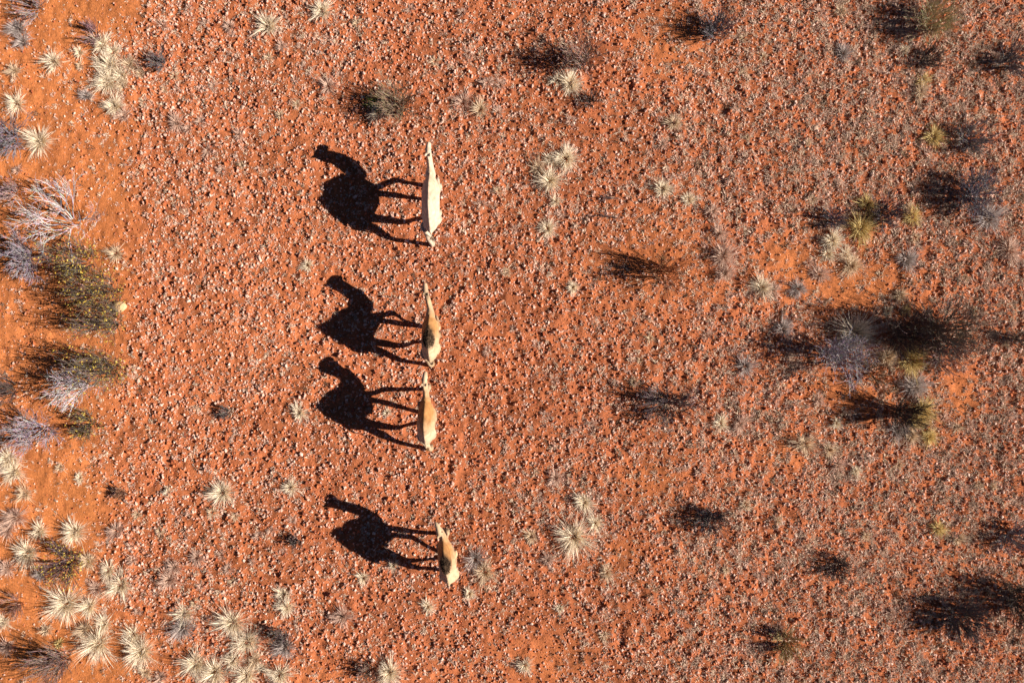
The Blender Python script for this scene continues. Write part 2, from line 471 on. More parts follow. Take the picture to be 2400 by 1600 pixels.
def build_camel(C, torso, hump, neck, head, ears, legs, tail, coat, label):
    origin = C.pt(torso[3][0]).copy(); origin.z = 0
    bm = bmesh.new()
    def pairs(lst, lat=0):
        R = []
        for (A, B, hw) in lst:
            a, b = C.pt(A, lat), C.pt(B, lat)
            c = (a + b) / 2
            R.append((c, (a - b) / 2, LAT * hw * 0.93))
        return R
    tr = pairs(torso)
    c0, a0, b0 = tr[0]; c1_, a1, b1 = tr[-1]
    tr = [(c0 + (c0 - tr[1][0]) * 0.35, a0 * 0.45, b0 * 0.45)] + tr + [(c1_ + (c1_ - tr[-2][0]) * 0.3, a1 * 0.4, b1 * 0.4)]
    loft(bm, interp(tr), 28, 2.0, 0.55)
    hr = pairs(hump); loft(bm, interp(hr), 24, 2.0, 0.6)
    nr = [(c, a * 1.14, b * 1.12) for c, a, b in pairs(neck + head)]
    nr = [(nr[0][0] * 0.45 + tr[3][0] * 0.55, nr[0][1] * 0.5, nr[0][2] * 0.6)] + nr
    loft(bm, interp(nr), 18)
    htop = C.pt(hump[3][0])
    e_bases = []
    poll = C.pt(neck[-1][1]); eye = (C.pt(head[0][0]) * 0.35 + C.pt(head[0][1]) * 0.65)
    for s in (-1, 1):
        tip = C.pt(ears) + LAT * 0.07 * s
        base = poll * 0.55 + C.pt(head[0][1]) * 0.45 + LAT * 0.055 * s
        base.z -= 0.02
        ax = (tip - base); ax = ax.normalized() * min(ax.length, 0.13); tip = base + ax
        side = LAT.cross(ax).normalized()
        loft(bm, [(base - ax * 0.4, side * 0.034, LAT * 0.028), (base + ax * 0.5, side * 0.044, LAT * 0.026), (tip, side * 0.02, LAT * 0.014)], 8)
    feet = []
    for (lat, pts) in legs:
        R = []
        m = len(pts)
        for i, p in enumerate(pts):
            sg = 1 if lat > 0.02 else -1
            l = lat + (sg * 0.19 - lat) * (1.0 if i == 0 else 0.7 if i == 1 else 0.3 if i == 2 else 0.0)
            q = C.pt(p[:2], l)
            if i == m - 1: q.z = max(q.z, 0.05) if len(p) > 3 else 0.05
            ht = p[2] * (1.05 if i < 2 else 1.42); hw = ht * (0.68 if i < 2 else 0.78)
            R.append((q, Vector((0, ht, 0)), LAT * hw))
        foot = R[-1][0]
        feet.append(foot)
        R = interp(R, 4)
        loft(bm, R, 14)
        # broad two-toed pad
        loft(bm, [(foot + Vector((0, 0.02, 0.05)), Vector((0, 0.055, 0)), LAT * 0.05),
                  (foot + Vector((0, 0.04, 0.0)), Vector((0, 0.10, 0)), LAT * 0.085),
                  (foot + Vector((0, 0.04, -0.055)), Vector((0, 0.105, 0)), LAT * 0.092)], 14)
        for s in (-1, 1):   # the two toes
            f2 = foot + Vector((0.04 * s, 0.12, -0.02))
            loft(bm, [(f2 + Vector((0, -0.05, 0)), Vector((0, 0, 0.035)), LAT * 0.04), (f2 + Vector((0, 0.04, -0.012)), Vector((0, 0, 0.022)), LAT * 0.03)], 8)
    # tail
    tp = [C.pt(p) for p in tail]
    R = [(p, Vector((0, r, 0)), LAT * r) for p, r in zip(tp, [0.035, 0.028, 0.022, 0.016, 0.012, 0.01])]
    loft(bm, interp(R, 3), 8)
    bmesh.ops.recalc_face_normals(bm, faces=bm.faces)
    bmesh.ops.translate(bm, verts=bm.verts, vec=-origin)
    me = bpy.data.meshes.new('camel_source'); bm.to_mesh(me); bm.free()
    tmp = bpy.data.objects.new('camel_source', me); COL.objects.link(tmp)
    md = tmp.modifiers.new('r', 'REMESH'); md.mode = 'VOXEL'; md.voxel_size = 0.021
    sm = tmp.modifiers.new('s', 'SMOOTH'); sm.factor = 0.5; sm.iterations = 2
    dg = bpy.context.evaluated_depsgraph_get()
    ev = tmp.evaluated_get(dg)
    m2 = bpy.data.meshes.new_from_object(ev)
    bpy.data.objects.remove(tmp); bpy.data.meshes.remove(me)
    m2.name = 'camel'
    n = len(m2.vertices)
    P = np.empty(n * 3, np.float32); m2.vertices.foreach_get('co', P); P = P.reshape(-1, 3).astype(float)
    m2.polygons.foreach_set('use_smooth', np.ones(len(m2.polygons), bool))
    W = P + np.array(origin)
    # coat markings
    base, shoulder, humpc, sh_amt, hump_amt, head_amt = coat
    col = np.tile(np.array(base), (n, 1))
    nz = fbm(W[:, 0] * 1 + W[:, 2] * 0.7, W[:, 1] + W[:, 2] * 0.4, 0.22, 2)
    H = np.array(htop)
    wth = np.array(C.pt(torso[1][0]))
    d = ((W[:, 1] - wth[1] + 0.12) / 0.42) ** 2 + ((W[:, 2] - 1.65) / 0.5) ** 2
    a = np.clip(np.exp(-d) * 1.6 * sh_amt + (nz - 0.5) * 0.6 * sh_amt, 0, 1)[:, None]
    col = col * (1 - a) + np.array(shoulder) * a
    d = ((W[:, 1] - H[1]) / 0.30) ** 2 + ((W[:, 2] - H[2] - 0.02) / 0.26) ** 2
    a = np.clip(np.exp(-d) * 2.2 + (nz - 0.5) * 1.2 - 0.25, 0, 1)[:, None] * hump_amt
    col = col * (1 - a) + np.array(humpc) * a
    hp = np.array(poll)
    a = (np.exp(-(((W - hp) / 0.17) ** 2).sum(1)) * head_amt)[:, None]
    col = col * (1 - a) + np.array(humpc) * a
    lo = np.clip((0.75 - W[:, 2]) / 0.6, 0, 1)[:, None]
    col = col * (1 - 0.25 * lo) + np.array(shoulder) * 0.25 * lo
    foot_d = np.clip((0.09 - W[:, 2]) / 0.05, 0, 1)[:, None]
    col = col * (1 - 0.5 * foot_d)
    col = col * (0.9 + 0.2 * nz[:, None])
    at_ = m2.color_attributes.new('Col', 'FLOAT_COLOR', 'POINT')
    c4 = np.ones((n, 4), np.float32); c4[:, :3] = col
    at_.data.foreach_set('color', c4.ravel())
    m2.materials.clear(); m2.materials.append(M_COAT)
    o = bpy.data.objects.new('camel', m2); COL.objects.link(o)
    o.location = origin; o.location.z = 0.0
    tag(o, label, 'camel', 'camels walking in single file')
    # eyes
    for s in (-1, 1):
        b2 = bmesh.new(); bmesh.ops.create_icosphere(b2, subdivisions=2, radius=0.024)
        e = bpy.data.meshes.new('eye'); b2.to_mesh(e); b2.free()
        ca = e.color_attributes.new('Col', 'FLOAT_COLOR', 'POINT')
        ca.data.foreach_set('color', np.tile(np.array([0.01, 0.007, 0.005, 1], np.float32), len(e.vertices)))
        e.materials.append(M_EYE)
        eo = bpy.data.objects.new('eye', e); COL.objects.link(eo); eo.parent = o
        eo.location = eye + LAT * 0.076 * s - origin
    # long hair on the hump, withers and tail tip
    def hair(name, centres, cols, L, jit, cnt):
        k = rng.integers(0, len(centres), cnt)
        cen = np.array([tuple(c) for c in centres])[k] + rng.normal(0, 1, (cnt, 3)) * np.array(jit)
        az = rng.uniform(0, 2 * np.pi, cnt); el = rng.uniform(-0.3, 1.0, cnt)
        V, Q, T, CC = blades(cen[:, 0], cen[:, 1], cen[:, 2], az, el, L * rng.uniform(0.6, 1.3, cnt), np.full(cnt, 0.014), np.full(cnt, 0.35),
                             np.array(cols) * rng.uniform(0.6, 1.3, (cnt, 1)))
        # blades() keeps roots above the floor; strands here may hang, so no clamp is needed at this height
        V = V - np.array(origin)
        return mesh_np(name, V, [Q, T], M_HAIR, o, CC)
    # strands sit on the animal's own surface near the top of the hump
    top = (P[:, 2] > H[2] - 0.16) & (np.abs(W[:, 1] - H[1]) < 0.28)
    hc = np.array(humpc) if hump_amt > 0.5 else np.array(base) * 0.9
    if top.any() and hump_amt > 0.8:
        hair('hump_hair', W[top] - np.array([0, 0, 0.015]), hc, 0.07, (0.004, 0.004, 0.002), 900)
    te = tp[-1]
    tz = [te + (tp[-2] - te) * f for f in (0, 0.1, 0.2, 0.3, 0.4)]
    hair('tail_tuft', tz, np.array(humpc) * 1.2, 0.07, (0.008, 0.008, 0.008), 60)
    return o

TAN = (0.46, 0.32, 0.20); RUST = (0.33, 0.16, 0.06); DARKH = (0.055, 0.033, 0.02)
# the leader
c1 = Camel(680, 300, 5.2275, [(350, 1021), (400, 1020), (560, 1020)])
build_camel(c1,
    torso=[((800, 560), (925, 640), .12), ((610, 600), (1045, 720), .21), ((570, 700), (1072, 800), .26), ((555, 880), (1070, 920), .27),
           ((575, 1040), (1030, 1045), .26), ((660, 1175), (960, 1150), .21), ((780, 1230), (940, 1225), .10)],
    hump=[((640, 560), (760, 590), .06), ((470, 635), (800, 650), .14), ((386, 712), (820, 720), .18), ((384, 800), (820, 800), .19), ((326, 868), (820, 870), .20), ((345, 905), (820, 905), .20),
          ((400, 965), (820, 960), .18), ((520, 1095), (800, 1080), .14), ((640, 1175), (760, 1150), .06)],
    neck=[((930, 580), (690, 560), .14), ((850, 440), (640, 520), .085), ((740, 365), (560, 462), .072), ((620, 310), (450, 412), .066), ((510, 282), (345, 380), .066)],
    head=[((468, 285), (300, 300), .082), ((480, 262), (325, 235), .066), ((488, 245), (370, 208), .058), ((478, 225), (425, 205), .036)],
    ears=(255, 368),
    legs=[(.13, [(900, 760, .13), (1050, 730, .10), (1160, 690, .07), (1280, 640, .062), (1420, 665, .042), (1570, 692, .045), (1830, 742, .05)]),
          (-.12, [(950, 800, .13), (1090, 800, .09), (1210, 815, .065), (1330, 830, .06), (1460, 850, .042), (1600, 870, .045), (1725, 888, .05)]),
          (.12, [(930, 1080, .17), (1080, 1110, .12), (1220, 1130, .075), (1400, 1152, .055), (1500, 1130, .042), (1610, 1105, .045), (1820, 1060, .05)]),
          (-.08, [(880, 1170, .16), (1020, 1230, .12), (1140, 1300, .08), (1280, 1365, .055), (1420, 1385, .042), (1600, 1415, .045), (1745, 1435, .05)])],
    tail=[(740, 1225), (850, 1252), (960, 1272), (1060, 1290), (1130, 1310), (1180, 1325)],
    coat=((0.50, 0.385, 0.285), (0.46, 0.32, 0.21), (0.34, 0.23, 0.15), 0.4, 0.35, 0.1),
    label='large pale cream camel with a pale hump leading the file, nearest the top')
# the second
c2 = Camel(680, 620, 3.485, [(670, 1010), (700, 1013), (730, 1019), (860, 1019)])
build_camel(c2,
    torso=[((480, 330), (640, 385), .12), ((400, 370), (690, 425), .20), ((388, 440), (712, 475), .25), ((385, 520), (690, 535), .26),
           ((395, 600), (640, 595), .25), ((450, 668), (620, 660), .20), ((540, 702), (620, 705), .09)],
    hump=[((450, 345), (500, 365), .06), ((362, 378), (520, 390), .13), ((306, 435), (530, 440), .17), ((262, 478), (530, 480), .18), ((222, 502), (530, 500), .19),
          ((250, 545), (530, 540), .18), ((340, 610), (510, 600), .14), ((400, 655), (480, 640), .06)],
    neck=[((645, 375), (470, 335), .13), ((642, 305), (480, 300), .085), ((580, 222), (440, 252), .072), ((515, 187), (385, 218), .066), ((452, 147), (332, 188), .064)],
    head=[((425, 132), (300, 142), .08), ((418, 118), (314, 112), .066), ((417, 105), (337, 91), .058), ((412, 93), (370, 86), .036)],
    ears=(278, 168),
    legs=[(.10, [(620, 430, .12), (700, 415, .085), (770, 402, .065), (845, 397, .058), (910, 440, .042), (1010, 490, .042), (1130, 515, .05, 1)]),
          (-.10, [(640, 450, .12), (750, 458, .08), (850, 472, .06), (920, 485, .056), (1000, 497, .042), (1080, 507, .045), (1153, 517, .05)]),
          (.10, [(580, 600, .16), (690, 630, .11), (780, 645, .075), (890, 660, .055), (960, 645, .042), (1050, 625, .045), (1209, 590, .05)]),
          (-.08, [(560, 650, .15), (680, 690, .12), (780, 725, .08), (885, 775, .055), (990, 795, .042), (1090, 810, .045), (1155, 820, .05)])],
    tail=[(510, 695), (560, 712), (610, 722), (660, 730), (700, 738), (725, 745)],
    coat=(TAN, RUST, DARKH, 0.8, 0.95, 0.8),
    label='tan camel with dark hump and dark brown head, second in file, lifting a foreleg')
# the third
c3 = Camel(680, 620, 3.485, [(860, 1012), (900, 1010), (1060, 1010)])
build_camel(c3,
    torso=[((430, 990), (605, 1035), .12), ((365, 1012), (650, 1075), .20), ((355, 1080), (676, 1130), .25), ((352, 1160), (660, 1190), .27),
           ((365, 1240), (610, 1250), .26), ((405, 1300), (600, 1305), .2), ((480, 1335), (590, 1345), .1)],
    hump=[((405, 1000), (450, 1020), .06), ((305, 1037), (490, 1050), .13), ((263, 1090), (500, 1090), .17), ((203, 1147), (500, 1145), .19),
          ((245, 1198), (500, 1195), .18), ((330, 1268), (480, 1255), .14), ((385, 1298), (450, 1280), .06)],
    neck=[((600, 1030), (420, 990), .13), ((587, 965), (430, 965), .085), ((535, 908), (395, 925), .072), ((460, 853), (325, 897), .066), ((397, 814), (260, 870), .064)],
    head=[((374, 797), (240, 817), .082), ((369, 782), (268, 780), .066), ((366, 770), (298, 757), .058), ((358, 760), (320, 750), .036)],
    ears=(216, 838),
    legs=[(-.07, [(570, 1060, .12), (660, 1055, .085), (730, 1032, .065), (800, 1018, .058), (900, 1018, .042), (1040, 1016, .045), (1131, 1014, .05)]),
          (.10, [(600, 1100, .12), (710, 1112, .078), (790, 1130, .062), (860, 1148, .056), (950, 1175, .042), (1040, 1198, .045), (1178, 1234, .05)]),
          (.10, [(560, 1260, .15), (660, 1295, .11), (750, 1315, .075), (860, 1330, .055), (930, 1320, .042), (1010, 1305, .045), (1178, 1268, .05)]),
          (0.0, [(560, 1295, .14), (660, 1345, .11), (750, 1385, .08), (850, 1437, .055), (950, 1465, .042), (1060, 1490, .045), (1150, 1508, .05)])],
    tail=[(440, 1318), (470, 1345), (510, 1368), (580, 1382), (640, 1398), (690, 1415)],
    coat=((0.46, 0.33, 0.215), RUST, (0.20, 0.10, 0.04), 0.9, 0.5, 0.1),
    label='sandy camel with rust brown shoulders, third in file, tail swinging out')
# the last
c4 = Camel(700, 1130, 5.8075, [(1184, 1031), (1196, 1040), (1225, 1047), (1262, 1053), (1318, 1061)])
build_camel(c4,
    torso=[((850, 470), (1110, 530), .12), ((745, 515), (1225, 595), .20), ((725, 600), (1250, 720), .245), ((722, 720), (1235, 800), .26),
           ((740, 850), (1150, 900), .26), ((800, 985), (1130, 990), .22), ((930, 1042), (1130, 1055), .10)],
    hump=[((790, 490), (870, 515), .06), ((665, 535), (920, 560), .13), ((590, 610), (940, 620), .17), ((465, 660), (950, 665), .18), ((443, 695), (950, 700), .19),
          ((500, 765), (950, 770), .18), ((640, 880), (900, 860), .14), ((725, 950), (850, 930), .06)],
    neck=[((1110, 530), (850, 490), .13), ((1070, 450), (830, 450), .085), ((950, 367), (700, 405), .07), ((785, 302), (560, 365), .064), ((605, 257), (430, 335), .062)],
    head=[((535, 228), (372, 290), .08), ((520, 205), (380, 228), .066), ((510, 190), (402, 177), .058), ((495, 175), (440, 157), .036)],
    ears=(352, 335),
    legs=[(-.04, [(1080, 640, .12), (1250, 627, .078), (1350, 637, .062), (1460, 652, .056), (1620, 672, .042), (1870, 692, .045), (2013, 699, .05)]),
          (.10, [(1100, 700, .12), (1270, 712, .075), (1430, 728, .06), (1580, 757, .056), (1720, 850, .042), (1860, 915, .045), (2010, 965, .05, 1)]),
          (.10, [(1050, 920, .16), (1250, 970, .11), (1370, 1030, .08), (1500, 1065, .055), (1680, 1055, .042), (1870, 1030, .045), (2137, 995, .05)]),
          (-.08, [(1050, 980, .15), (1250, 1040, .11), (1400, 1090, .08), (1560, 1145, .055), (1720, 1165, .042), (1890, 1180, .045), (2056, 1192, .05)])],
    tail=[(890, 1030), (980, 1068), (1100, 1100), (1200, 1125), (1290, 1150), (1370, 1172)],
    coat=((0.46, 0.33, 0.21), RUST, DARKH, 0.7, 1.0, 0.15),
    label='smaller sandy camel with a dark brown patch on its hump, last in file')
# ------------------------------------------------------------------ plants one can tell apart
T = [
 # upper left
 (122, 143, 22, 'cream', 'bright cream tussock with a long black shadow, near the upper left edge'),
 (237, 102, 22, 'cream', 'topmost cream tussock of the pale grass drift in the upper left'),
 (263, 122, 17, 'cream', 'small cream tussock just below the topmost one of the upper left drift'),
 (301, 150, 18, 'straw', 'rightmost straw tussock in the upper left grass drift'),
 (235, 143, 16, 'cream', 'small cream tussock on the left rim of the upper left drift'),
 (255, 155, 24, 'cream', 'cream tussock in the thick middle of the upper left drift'),
 (281, 176, 20, 'cream', 'cream tussock on the right of the big spiky one in the upper left drift'),
 (247, 189, 29, 'cream', 'biggest spiky cream tussock of the upper left drift, its blades wide open'),
 (286, 199, 15, 'straw', 'thin straw tussock under the thick middle of the upper left drift'),
 (265, 247, 22, 'cream', 'cream tussock standing by itself at the foot of the upper left drift'),
 (288, 270, 16, 'pink', 'lowest pinkish tussock trailing off the upper left drift'),
 (184, 122, 12, 'cream', 'tiny pale tussock between the edge tussock and the upper left drift'),
 (201, 224, 14, 'grey', 'small greyish tussock to the left of the drift foot, upper left'),
 (36, 242, 22, 'cream', 'round cream tussock with a compact shadow beside the left edge, upper quarter'),
 (87, 329, 30, 'cream', 'star shaped cream tussock with very long blades beside the dead left edge shrub'),
 (411, 286, 18, 'pink', 'narrow pinkish tussock alone on stony ground left of the leading camel shadow'),
 (38, 66, 22, 'grey', 'wispy grey tussock close to the top left corner'),
 (50, 97, 18, 'grey', 'smaller wispy grey tussock under the one in the top left corner'),
 (31, 166, 15, 'straw', 'faint straw tussock beside the left edge above the round cream one'),
 (535, 61, 13, 'pink', 'small pinkish tussock among gravel left of the two upper cream ones'),
 # top middle
 (753, 23, 23, 'cream', 'cream tussock with a dark oval shadow touching the top edge'),
 (625, 56, 25, 'cream', 'fan shaped cream tussock a little below the top edge, left of middle'),
 (659, 107, 11, 'pink', 'tiny pinkish tussock under the fan shaped cream one'),
 (768, 199, 18, 'pink', 'pinkish tussock alone between the top edge and the leading camel shadow'),
 (878, 243, 19, 'green', 'yellow green tussock in the dark shadow above the leading camel'),
 (884, 262, 20, 'cream', 'cream tussock growing right under the yellow green one'),
 (1085, 237, 22, 'pink', 'loose pinkish tussock to the right above the leading camel nose'),
 (1125, 255, 20, 'straw', 'straw tussock on the lower right of the loose pinkish one above the leading camel'),
 (1338, 194, 28, 'cream', 'fan shaped cream tussock under the tall sparse shrub, top middle'),
 (1307, 187, 17, 'cream', 'ragged cream tussock on the left of the fan shaped one, top middle'),
 (1338, 283, 11, 'pink', 'tiny pink tussock halfway between the fan shaped one and the trio below'),
 (1580, 288, 17, 'straw', 'thin straw tussock alone on rusty ground right of the top middle'),
 (1328, 370, 28, 'cream', 'golden hearted cream tussock, upper right of the trio right of the leading camel'),
 (1294, 374, 19, 'cream', 'ragged cream tussock in the middle of the trio right of the leading camel'),
 (1262, 394, 20, 'straw', 'lower left straw tussock of the trio right of the leading camel'),
 (1289, 423, 27, 'cream', 'long cream tussock just under the trio, level with the leading camel body'),
 (1302, 471, 14, 'cream', 'small cream tussock below the long one right of the leading camel'),
 (1284, 535, 20, 'cream', 'cream tussock with a round black shadow, right of the leading camel hind foot'),
 (1555, 441, 22, 'cream', 'cream tussock at the left end of the slanting row on rusty ground'),
 (1616, 466, 18, 'cream', 'second cream tussock down the slanting row on rusty ground'),
 (1672, 494, 15, 'pink', 'third and smallest tussock down the slanting row on rusty ground'),
 (1687, 545, 18, 'pink', 'fourth tussock of the slanting row, loose and pinkish'),
 (1343, 673, 14, 'cream', 'small cream tussock with a thin long shadow right of the second camel head'),
 (1697, 599, 28, 'pink', 'wide pinkish tussock below the slanting row, left of the bare orange patch'),
 (1701, 640, 20, 'pink', 'pinkish tussock directly under the wide one left of the bare orange patch'),
 (1789, 673, 25, 'cream', 'cream tussock at the lower left rim of the bare orange patch'),
 (1813, 680, 17, 'pink', 'pinkish tussock leaning on the cream one at the orange patch rim'),
 # upper right
 (2167, 187, 15, 'gold', 'upper golden tussock of the stacked pair in the upper right'),
 (2162, 211, 18, 'straw', 'lower straw tussock of the stacked pair in the upper right'),
 (2193, 319, 22, 'gold', 'golden tussock with a solid black shadow, upper right, right of middle'),
 (1979, 122, 19, 'grey', 'loose greyish tussock in the upper right, left of the stacked pair'),
 (1973, 23, 15, 'straw', 'little straw tussock at the top edge on the right'),
 (2121, 117, 12, 'cream', 'tiny cream tussock above the stacked pair in the upper right'),
 (2037, 477, 21, 'gold', 'yellow tussock at the top of the cluster above the orange patch'),
 (2024, 533, 34, 'gold', 'big yellow tussock with long stray blades above the orange patch'),
 (2142, 507, 19, 'gold', 'yellow tussock on the right of the dark shrub above the orange patch'),
 (2130, 484, 13, 'straw', 'small straw tussock above the yellow one beside the dark shrub'),
 (1953, 563, 23, 'cream', 'cream tussock at the top of the four lining the orange patch'),
 (1943, 594, 18, 'cream', 'left cream tussock of the four lining the orange patch'),
 (1984, 596, 18, 'cream', 'right cream tussock of the four lining the orange patch'),
 (1999, 622, 24, 'straw', 'lowest straw tussock of the four lining the orange patch'),
 (1874, 676, 20, 'grey', 'grey arc of grass standing on the orange patch'),
 (1922, 642, 20, 'pink', 'loose pink tussock in the middle of the orange patch'),
 (2132, 609, 24, 'grey', 'loose grey tussock to the right of the orange patch'),
 (2114, 693, 15, 'straw', 'small straw tussock on orange soil above the big right hand thicket'),
 (2083, 729, 11, 'cream', 'left one of two tiny tussocks above the big right hand thicket'),
 (2124, 727, 11, 'gold', 'right one of two tiny tussocks above the big right hand thicket'),
 (2323, 510, 30, 'grey', 'broad greyish tussock below the round dark shrub at the right edge'),
 (2374, 586, 24, 'pink', 'pinkish tussock touching the right edge above mid height'),
 (1838, 770, 22, 'grey', 'greyish tussock to the left of the big right hand thicket'),
 # right middle
 (2012, 780, 40, 'cream', 'large cream tussock in the heart of the big right hand thicket'),
 (2144, 845, 33, 'gold', 'golden tussock at the lower middle of the big right hand thicket'),
 (2086, 838, 24, 'straw', 'straw tussock under the shadow of the big right hand thicket'),
 (2166, 962, 27, 'gold', 'topmost bright yellow tussock of the column below the right hand thicket'),
 (2153, 986, 20, 'gold', 'second bright yellow tussock of the column below the right hand thicket'),
 (2179, 1023, 18, 'gold', 'lower right yellow tussock of the column below the right hand thicket'),
 (2139, 1023, 18, 'straw', 'lower left straw tussock of the column below the right hand thicket'),
 (2150, 907, 30, 'grey', 'grey tussock between the right hand thicket and the yellow column'),
 (2108, 1010, 24, 'grey', 'grey tussock on the left of the yellow column, in its shade'),
 (1889, 1041, 25, 'straw', 'straw tussock with a black shadow lower left of the right hand thicket'),
 (1947, 1056, 18, 'straw', 'small straw tussock right of the one with the black shadow, lower right'),
 (2005, 1104, 12, 'cream', 'tiny cream tussock below the thicket and its yellow column'),
 (1965, 1090, 16, 'pink', 'pinkish tussock left of the tiny cream one below the thicket'),
 (1920, 938, 14, 'pink', 'left one of two small tussocks on bare soil under the thicket'),
 (1961, 992, 13, 'cream', 'right one of two small tussocks on bare soil under the thicket'),
 (1749, 858, 24, 'grey', 'loose grey tussock right of the dark twiggy shrub in the right half'),
 (1691, 992, 18, 'cream', 'cream tussock lower right of the dark twiggy shrub in the right half'),
 (1736, 994, 16, 'pink', 'pinkish tussock right of the cream one under the dark twiggy shrub'),
 (1370, 1179, 22, 'cream', 'cream tussock above the great spiky one in the lower middle'),
 (1303, 1121, 18, 'pink', 'pinkish tussock highest in the lower middle grass drift'),
 (1347, 1262, 41, 'cream', 'great spiky cream tussock in the lower middle with a big black shadow'),
 (1396, 1227, 18, 'cream', 'small cream tussock upper right of the great spiky one in the lower middle'),
 (1245, 1258, 16, 'straw', 'straw tussock left of the great spiky one and its shadow'),
 (1285, 1312, 14, 'pink', 'small pinkish tussock lower left of the great spiky one'),
 (1423, 1343, 16, 'straw', 'straw tussock lower right of the great spiky one on orange soil'),
 (1312, 1428, 12, 'cream', 'tiny cream tussock far below the great spiky one'),
 (1231, 1562, 17, 'cream', 'cream tussock with a curved shadow near the bottom edge, middle'),
 (2202, 1238, 17, 'gold', 'yellow green tussock in the lower right above the dark shrub'),
 (2250, 1264, 16, 'straw', 'straw tussock lower right of the yellow green one, lower right'),
 # left of the camels
 (719, 622, 15, 'cream', 'cream tussock between the first and second camel shadow heads'),
 (699, 967, 18, 'cream', 'cream tussock left of the third camel shadow hump'),
 (679, 1143, 18, 'cream', 'cream tussock upper left of the last camel shadow head'),
 (518, 1157, 28, 'cream', 'wide cream tussock far left of the last camel shadow'),
 (393, 1153, 10, 'cream', 'tiny cream tussock left of the wide one, far left of the last camel'),
 (270, 594, 18, 'straw', 'straw tussock right of the yellow leaved shrub on the left'),
 (921, 1325, 13, 'cream', 'tuft at the rim of the last camel shadow, beside its tail shadow'),
 (850, 1356, 16, 'cream', 'small cream tussock just below the last camel shadow'),
 (906, 968, 10, 'cream', 'tiny tuft between the third camel leg shadows'),
 # lower left
 (13, 1077, 25, 'cream', 'cream tussock at the left edge below the grey shrubs'),
 (27, 1106, 24, 'cream', 'second cream tussock down the left edge below the grey shrubs'),
 (54, 1157, 18, 'straw', 'straw tussock lower down from the left edge pair'),
 (183, 1121, 12, 'cream', 'tiny cream tussock on orange sand right of the left edge pair'),
 (138, 1095, 10, 'straw', 'tiniest straw tussock on orange sand below the grey shrubs'),
 (31, 1213, 25, 'pink', 'pinkish tussock at the left edge, above the lower left drift'),
 (13, 1242, 20, 'pink', 'pinkish tussock cut by the left edge, above the lower left drift'),
 (170, 1249, 26, 'cream', 'cream tussock with a neat black shadow at the top of the lower left drift'),
 (89, 1245, 19, 'cream', 'cream tussock left of the one with the neat shadow, lower left'),
 (58, 1298, 28, 'cream', 'dense cream tussock left of the low dark bush, lower left'),
 (250, 1338, 20, 'cream', 'cream tussock right of the low dark bush, lower left'),
 (277, 1374, 28, 'cream', 'broad pale tussock right of the low dark bush, lower one of two'),
 (205, 1316, 19, 'straw', 'straw tussock between the low dark bush and the cream one right of it'),
 (223, 1379, 15, 'pink', 'pinkish tussock on the left of the broad pale one, lower left'),
 (94, 1347, 15, 'grey', 'grey tussock under the low dark bush, lower left'),
 (13, 1334, 18, 'pink', 'pinkish tussock at the left edge level with the low dark bush'),
 (147, 1419, 37, 'cream', 'big star shaped cream tussock on orange sand, lower left'),
 (205, 1423, 23, 'cream', 'cream tussock close on the right of the big star shaped one, lower left'),
 (241, 1463, 19, 'cream', 'cream tussock halfway between the star shaped one and the bottom pair'),
 (196, 1477, 20, 'straw', 'straw tussock straight above the left one of the bottom pair'),
 (223, 1512, 37, 'cream', 'left one of the big spiky pair near the bottom left'),
 (326, 1530, 36, 'cream', 'right one of the big spiky pair near the bottom left'),
 (308, 1490, 21, 'cream', 'smaller cream tussock above the right one of the bottom left pair'),
 (138, 1508, 10, 'gold', 'tiny yellow tussock left of the bottom left spiky pair'),
 (107, 1477, 13, 'straw', 'small straw tussock on bare sand left of the bottom left spiky pair'),
 (4, 1459, 18, 'cream', 'cream tussock cut by the left edge near the bottom'),
 (13, 1517, 15, 'pink', 'pinkish tussock at the left edge above the bottom corner bush'),
 (268, 1245, 18, 'pink', 'pinkish tussock right of the neat shadowed one, lower left'),
 (393, 1360, 22, 'pink', 'pinkish tussock in the middle of the lower left stony ground'),
 (406, 1330, 16, 'pink', 'smaller pinkish tussock above the one on lower left stony ground'),
 (460, 1307, 16, 'pink', 'pinkish tussock highest on the lower left stony ground'),
 (429, 1441, 23, 'cream', 'cream tussock left of the big black shadow, bottom left of middle'),
 (424, 1474, 28, 'grey', 'wide grey tussock below the cream one, bottom left of middle'),
 (540, 1463, 33, 'cream', 'large cream tussock right of the big black shadow, bottom left of middle'),
 (576, 1508, 31, 'cream', 'large cream tussock below the one by the big black shadow'),
 (545, 1548, 20, 'cream', 'small cream tussock enclosed by the bottom row of large ones'),
 (455, 1557, 30, 'cream', 'large cream tussock, leftmost of the bottom row'),
 (500, 1580, 31, 'cream', 'large cream tussock, second from the left in the bottom row'),
 (576, 1586, 26, 'cream', 'cream tussock at the right end of the bottom row, at the edge'),
 (596, 1549, 20, 'straw', 'straw tussock at the upper right of the bottom row'),
 (339, 1576, 15, 'straw', 'small straw tussock under the right spiky one at the bottom edge'),
 (375, 1588, 15, 'pink', 'small pinkish tussock at the bottom edge left of the bottom row'),
 (654, 1584, 26, 'cream', 'cream tussock at the bottom edge, alone right of the bottom row'),
 (613, 1566, 14, 'cream', 'small cream tussock between the bottom row and the lone bottom edge one'),
 (667, 1517, 24, 'grey', 'loose grey tussock above the lone bottom edge one'),
 (663, 1396, 19, 'cream', 'upper cream tussock of a close pair left below the last camel'),
 (671, 1423, 18, 'cream', 'lower cream tussock of a close pair left below the last camel'),
 (801, 1446, 22, 'pink', 'pinkish tussock far below the last camel shadow'),
 (1002, 1423, 15, 'cream', 'small cream tussock with a neat shadow below the last camel rump'),
 (912, 1580, 29, 'cream', 'large cream tussock at the bottom edge, below the last camel'),
 (1113, 1312, 22, 'grey', 'grey tussock to the right of the last camel back'),
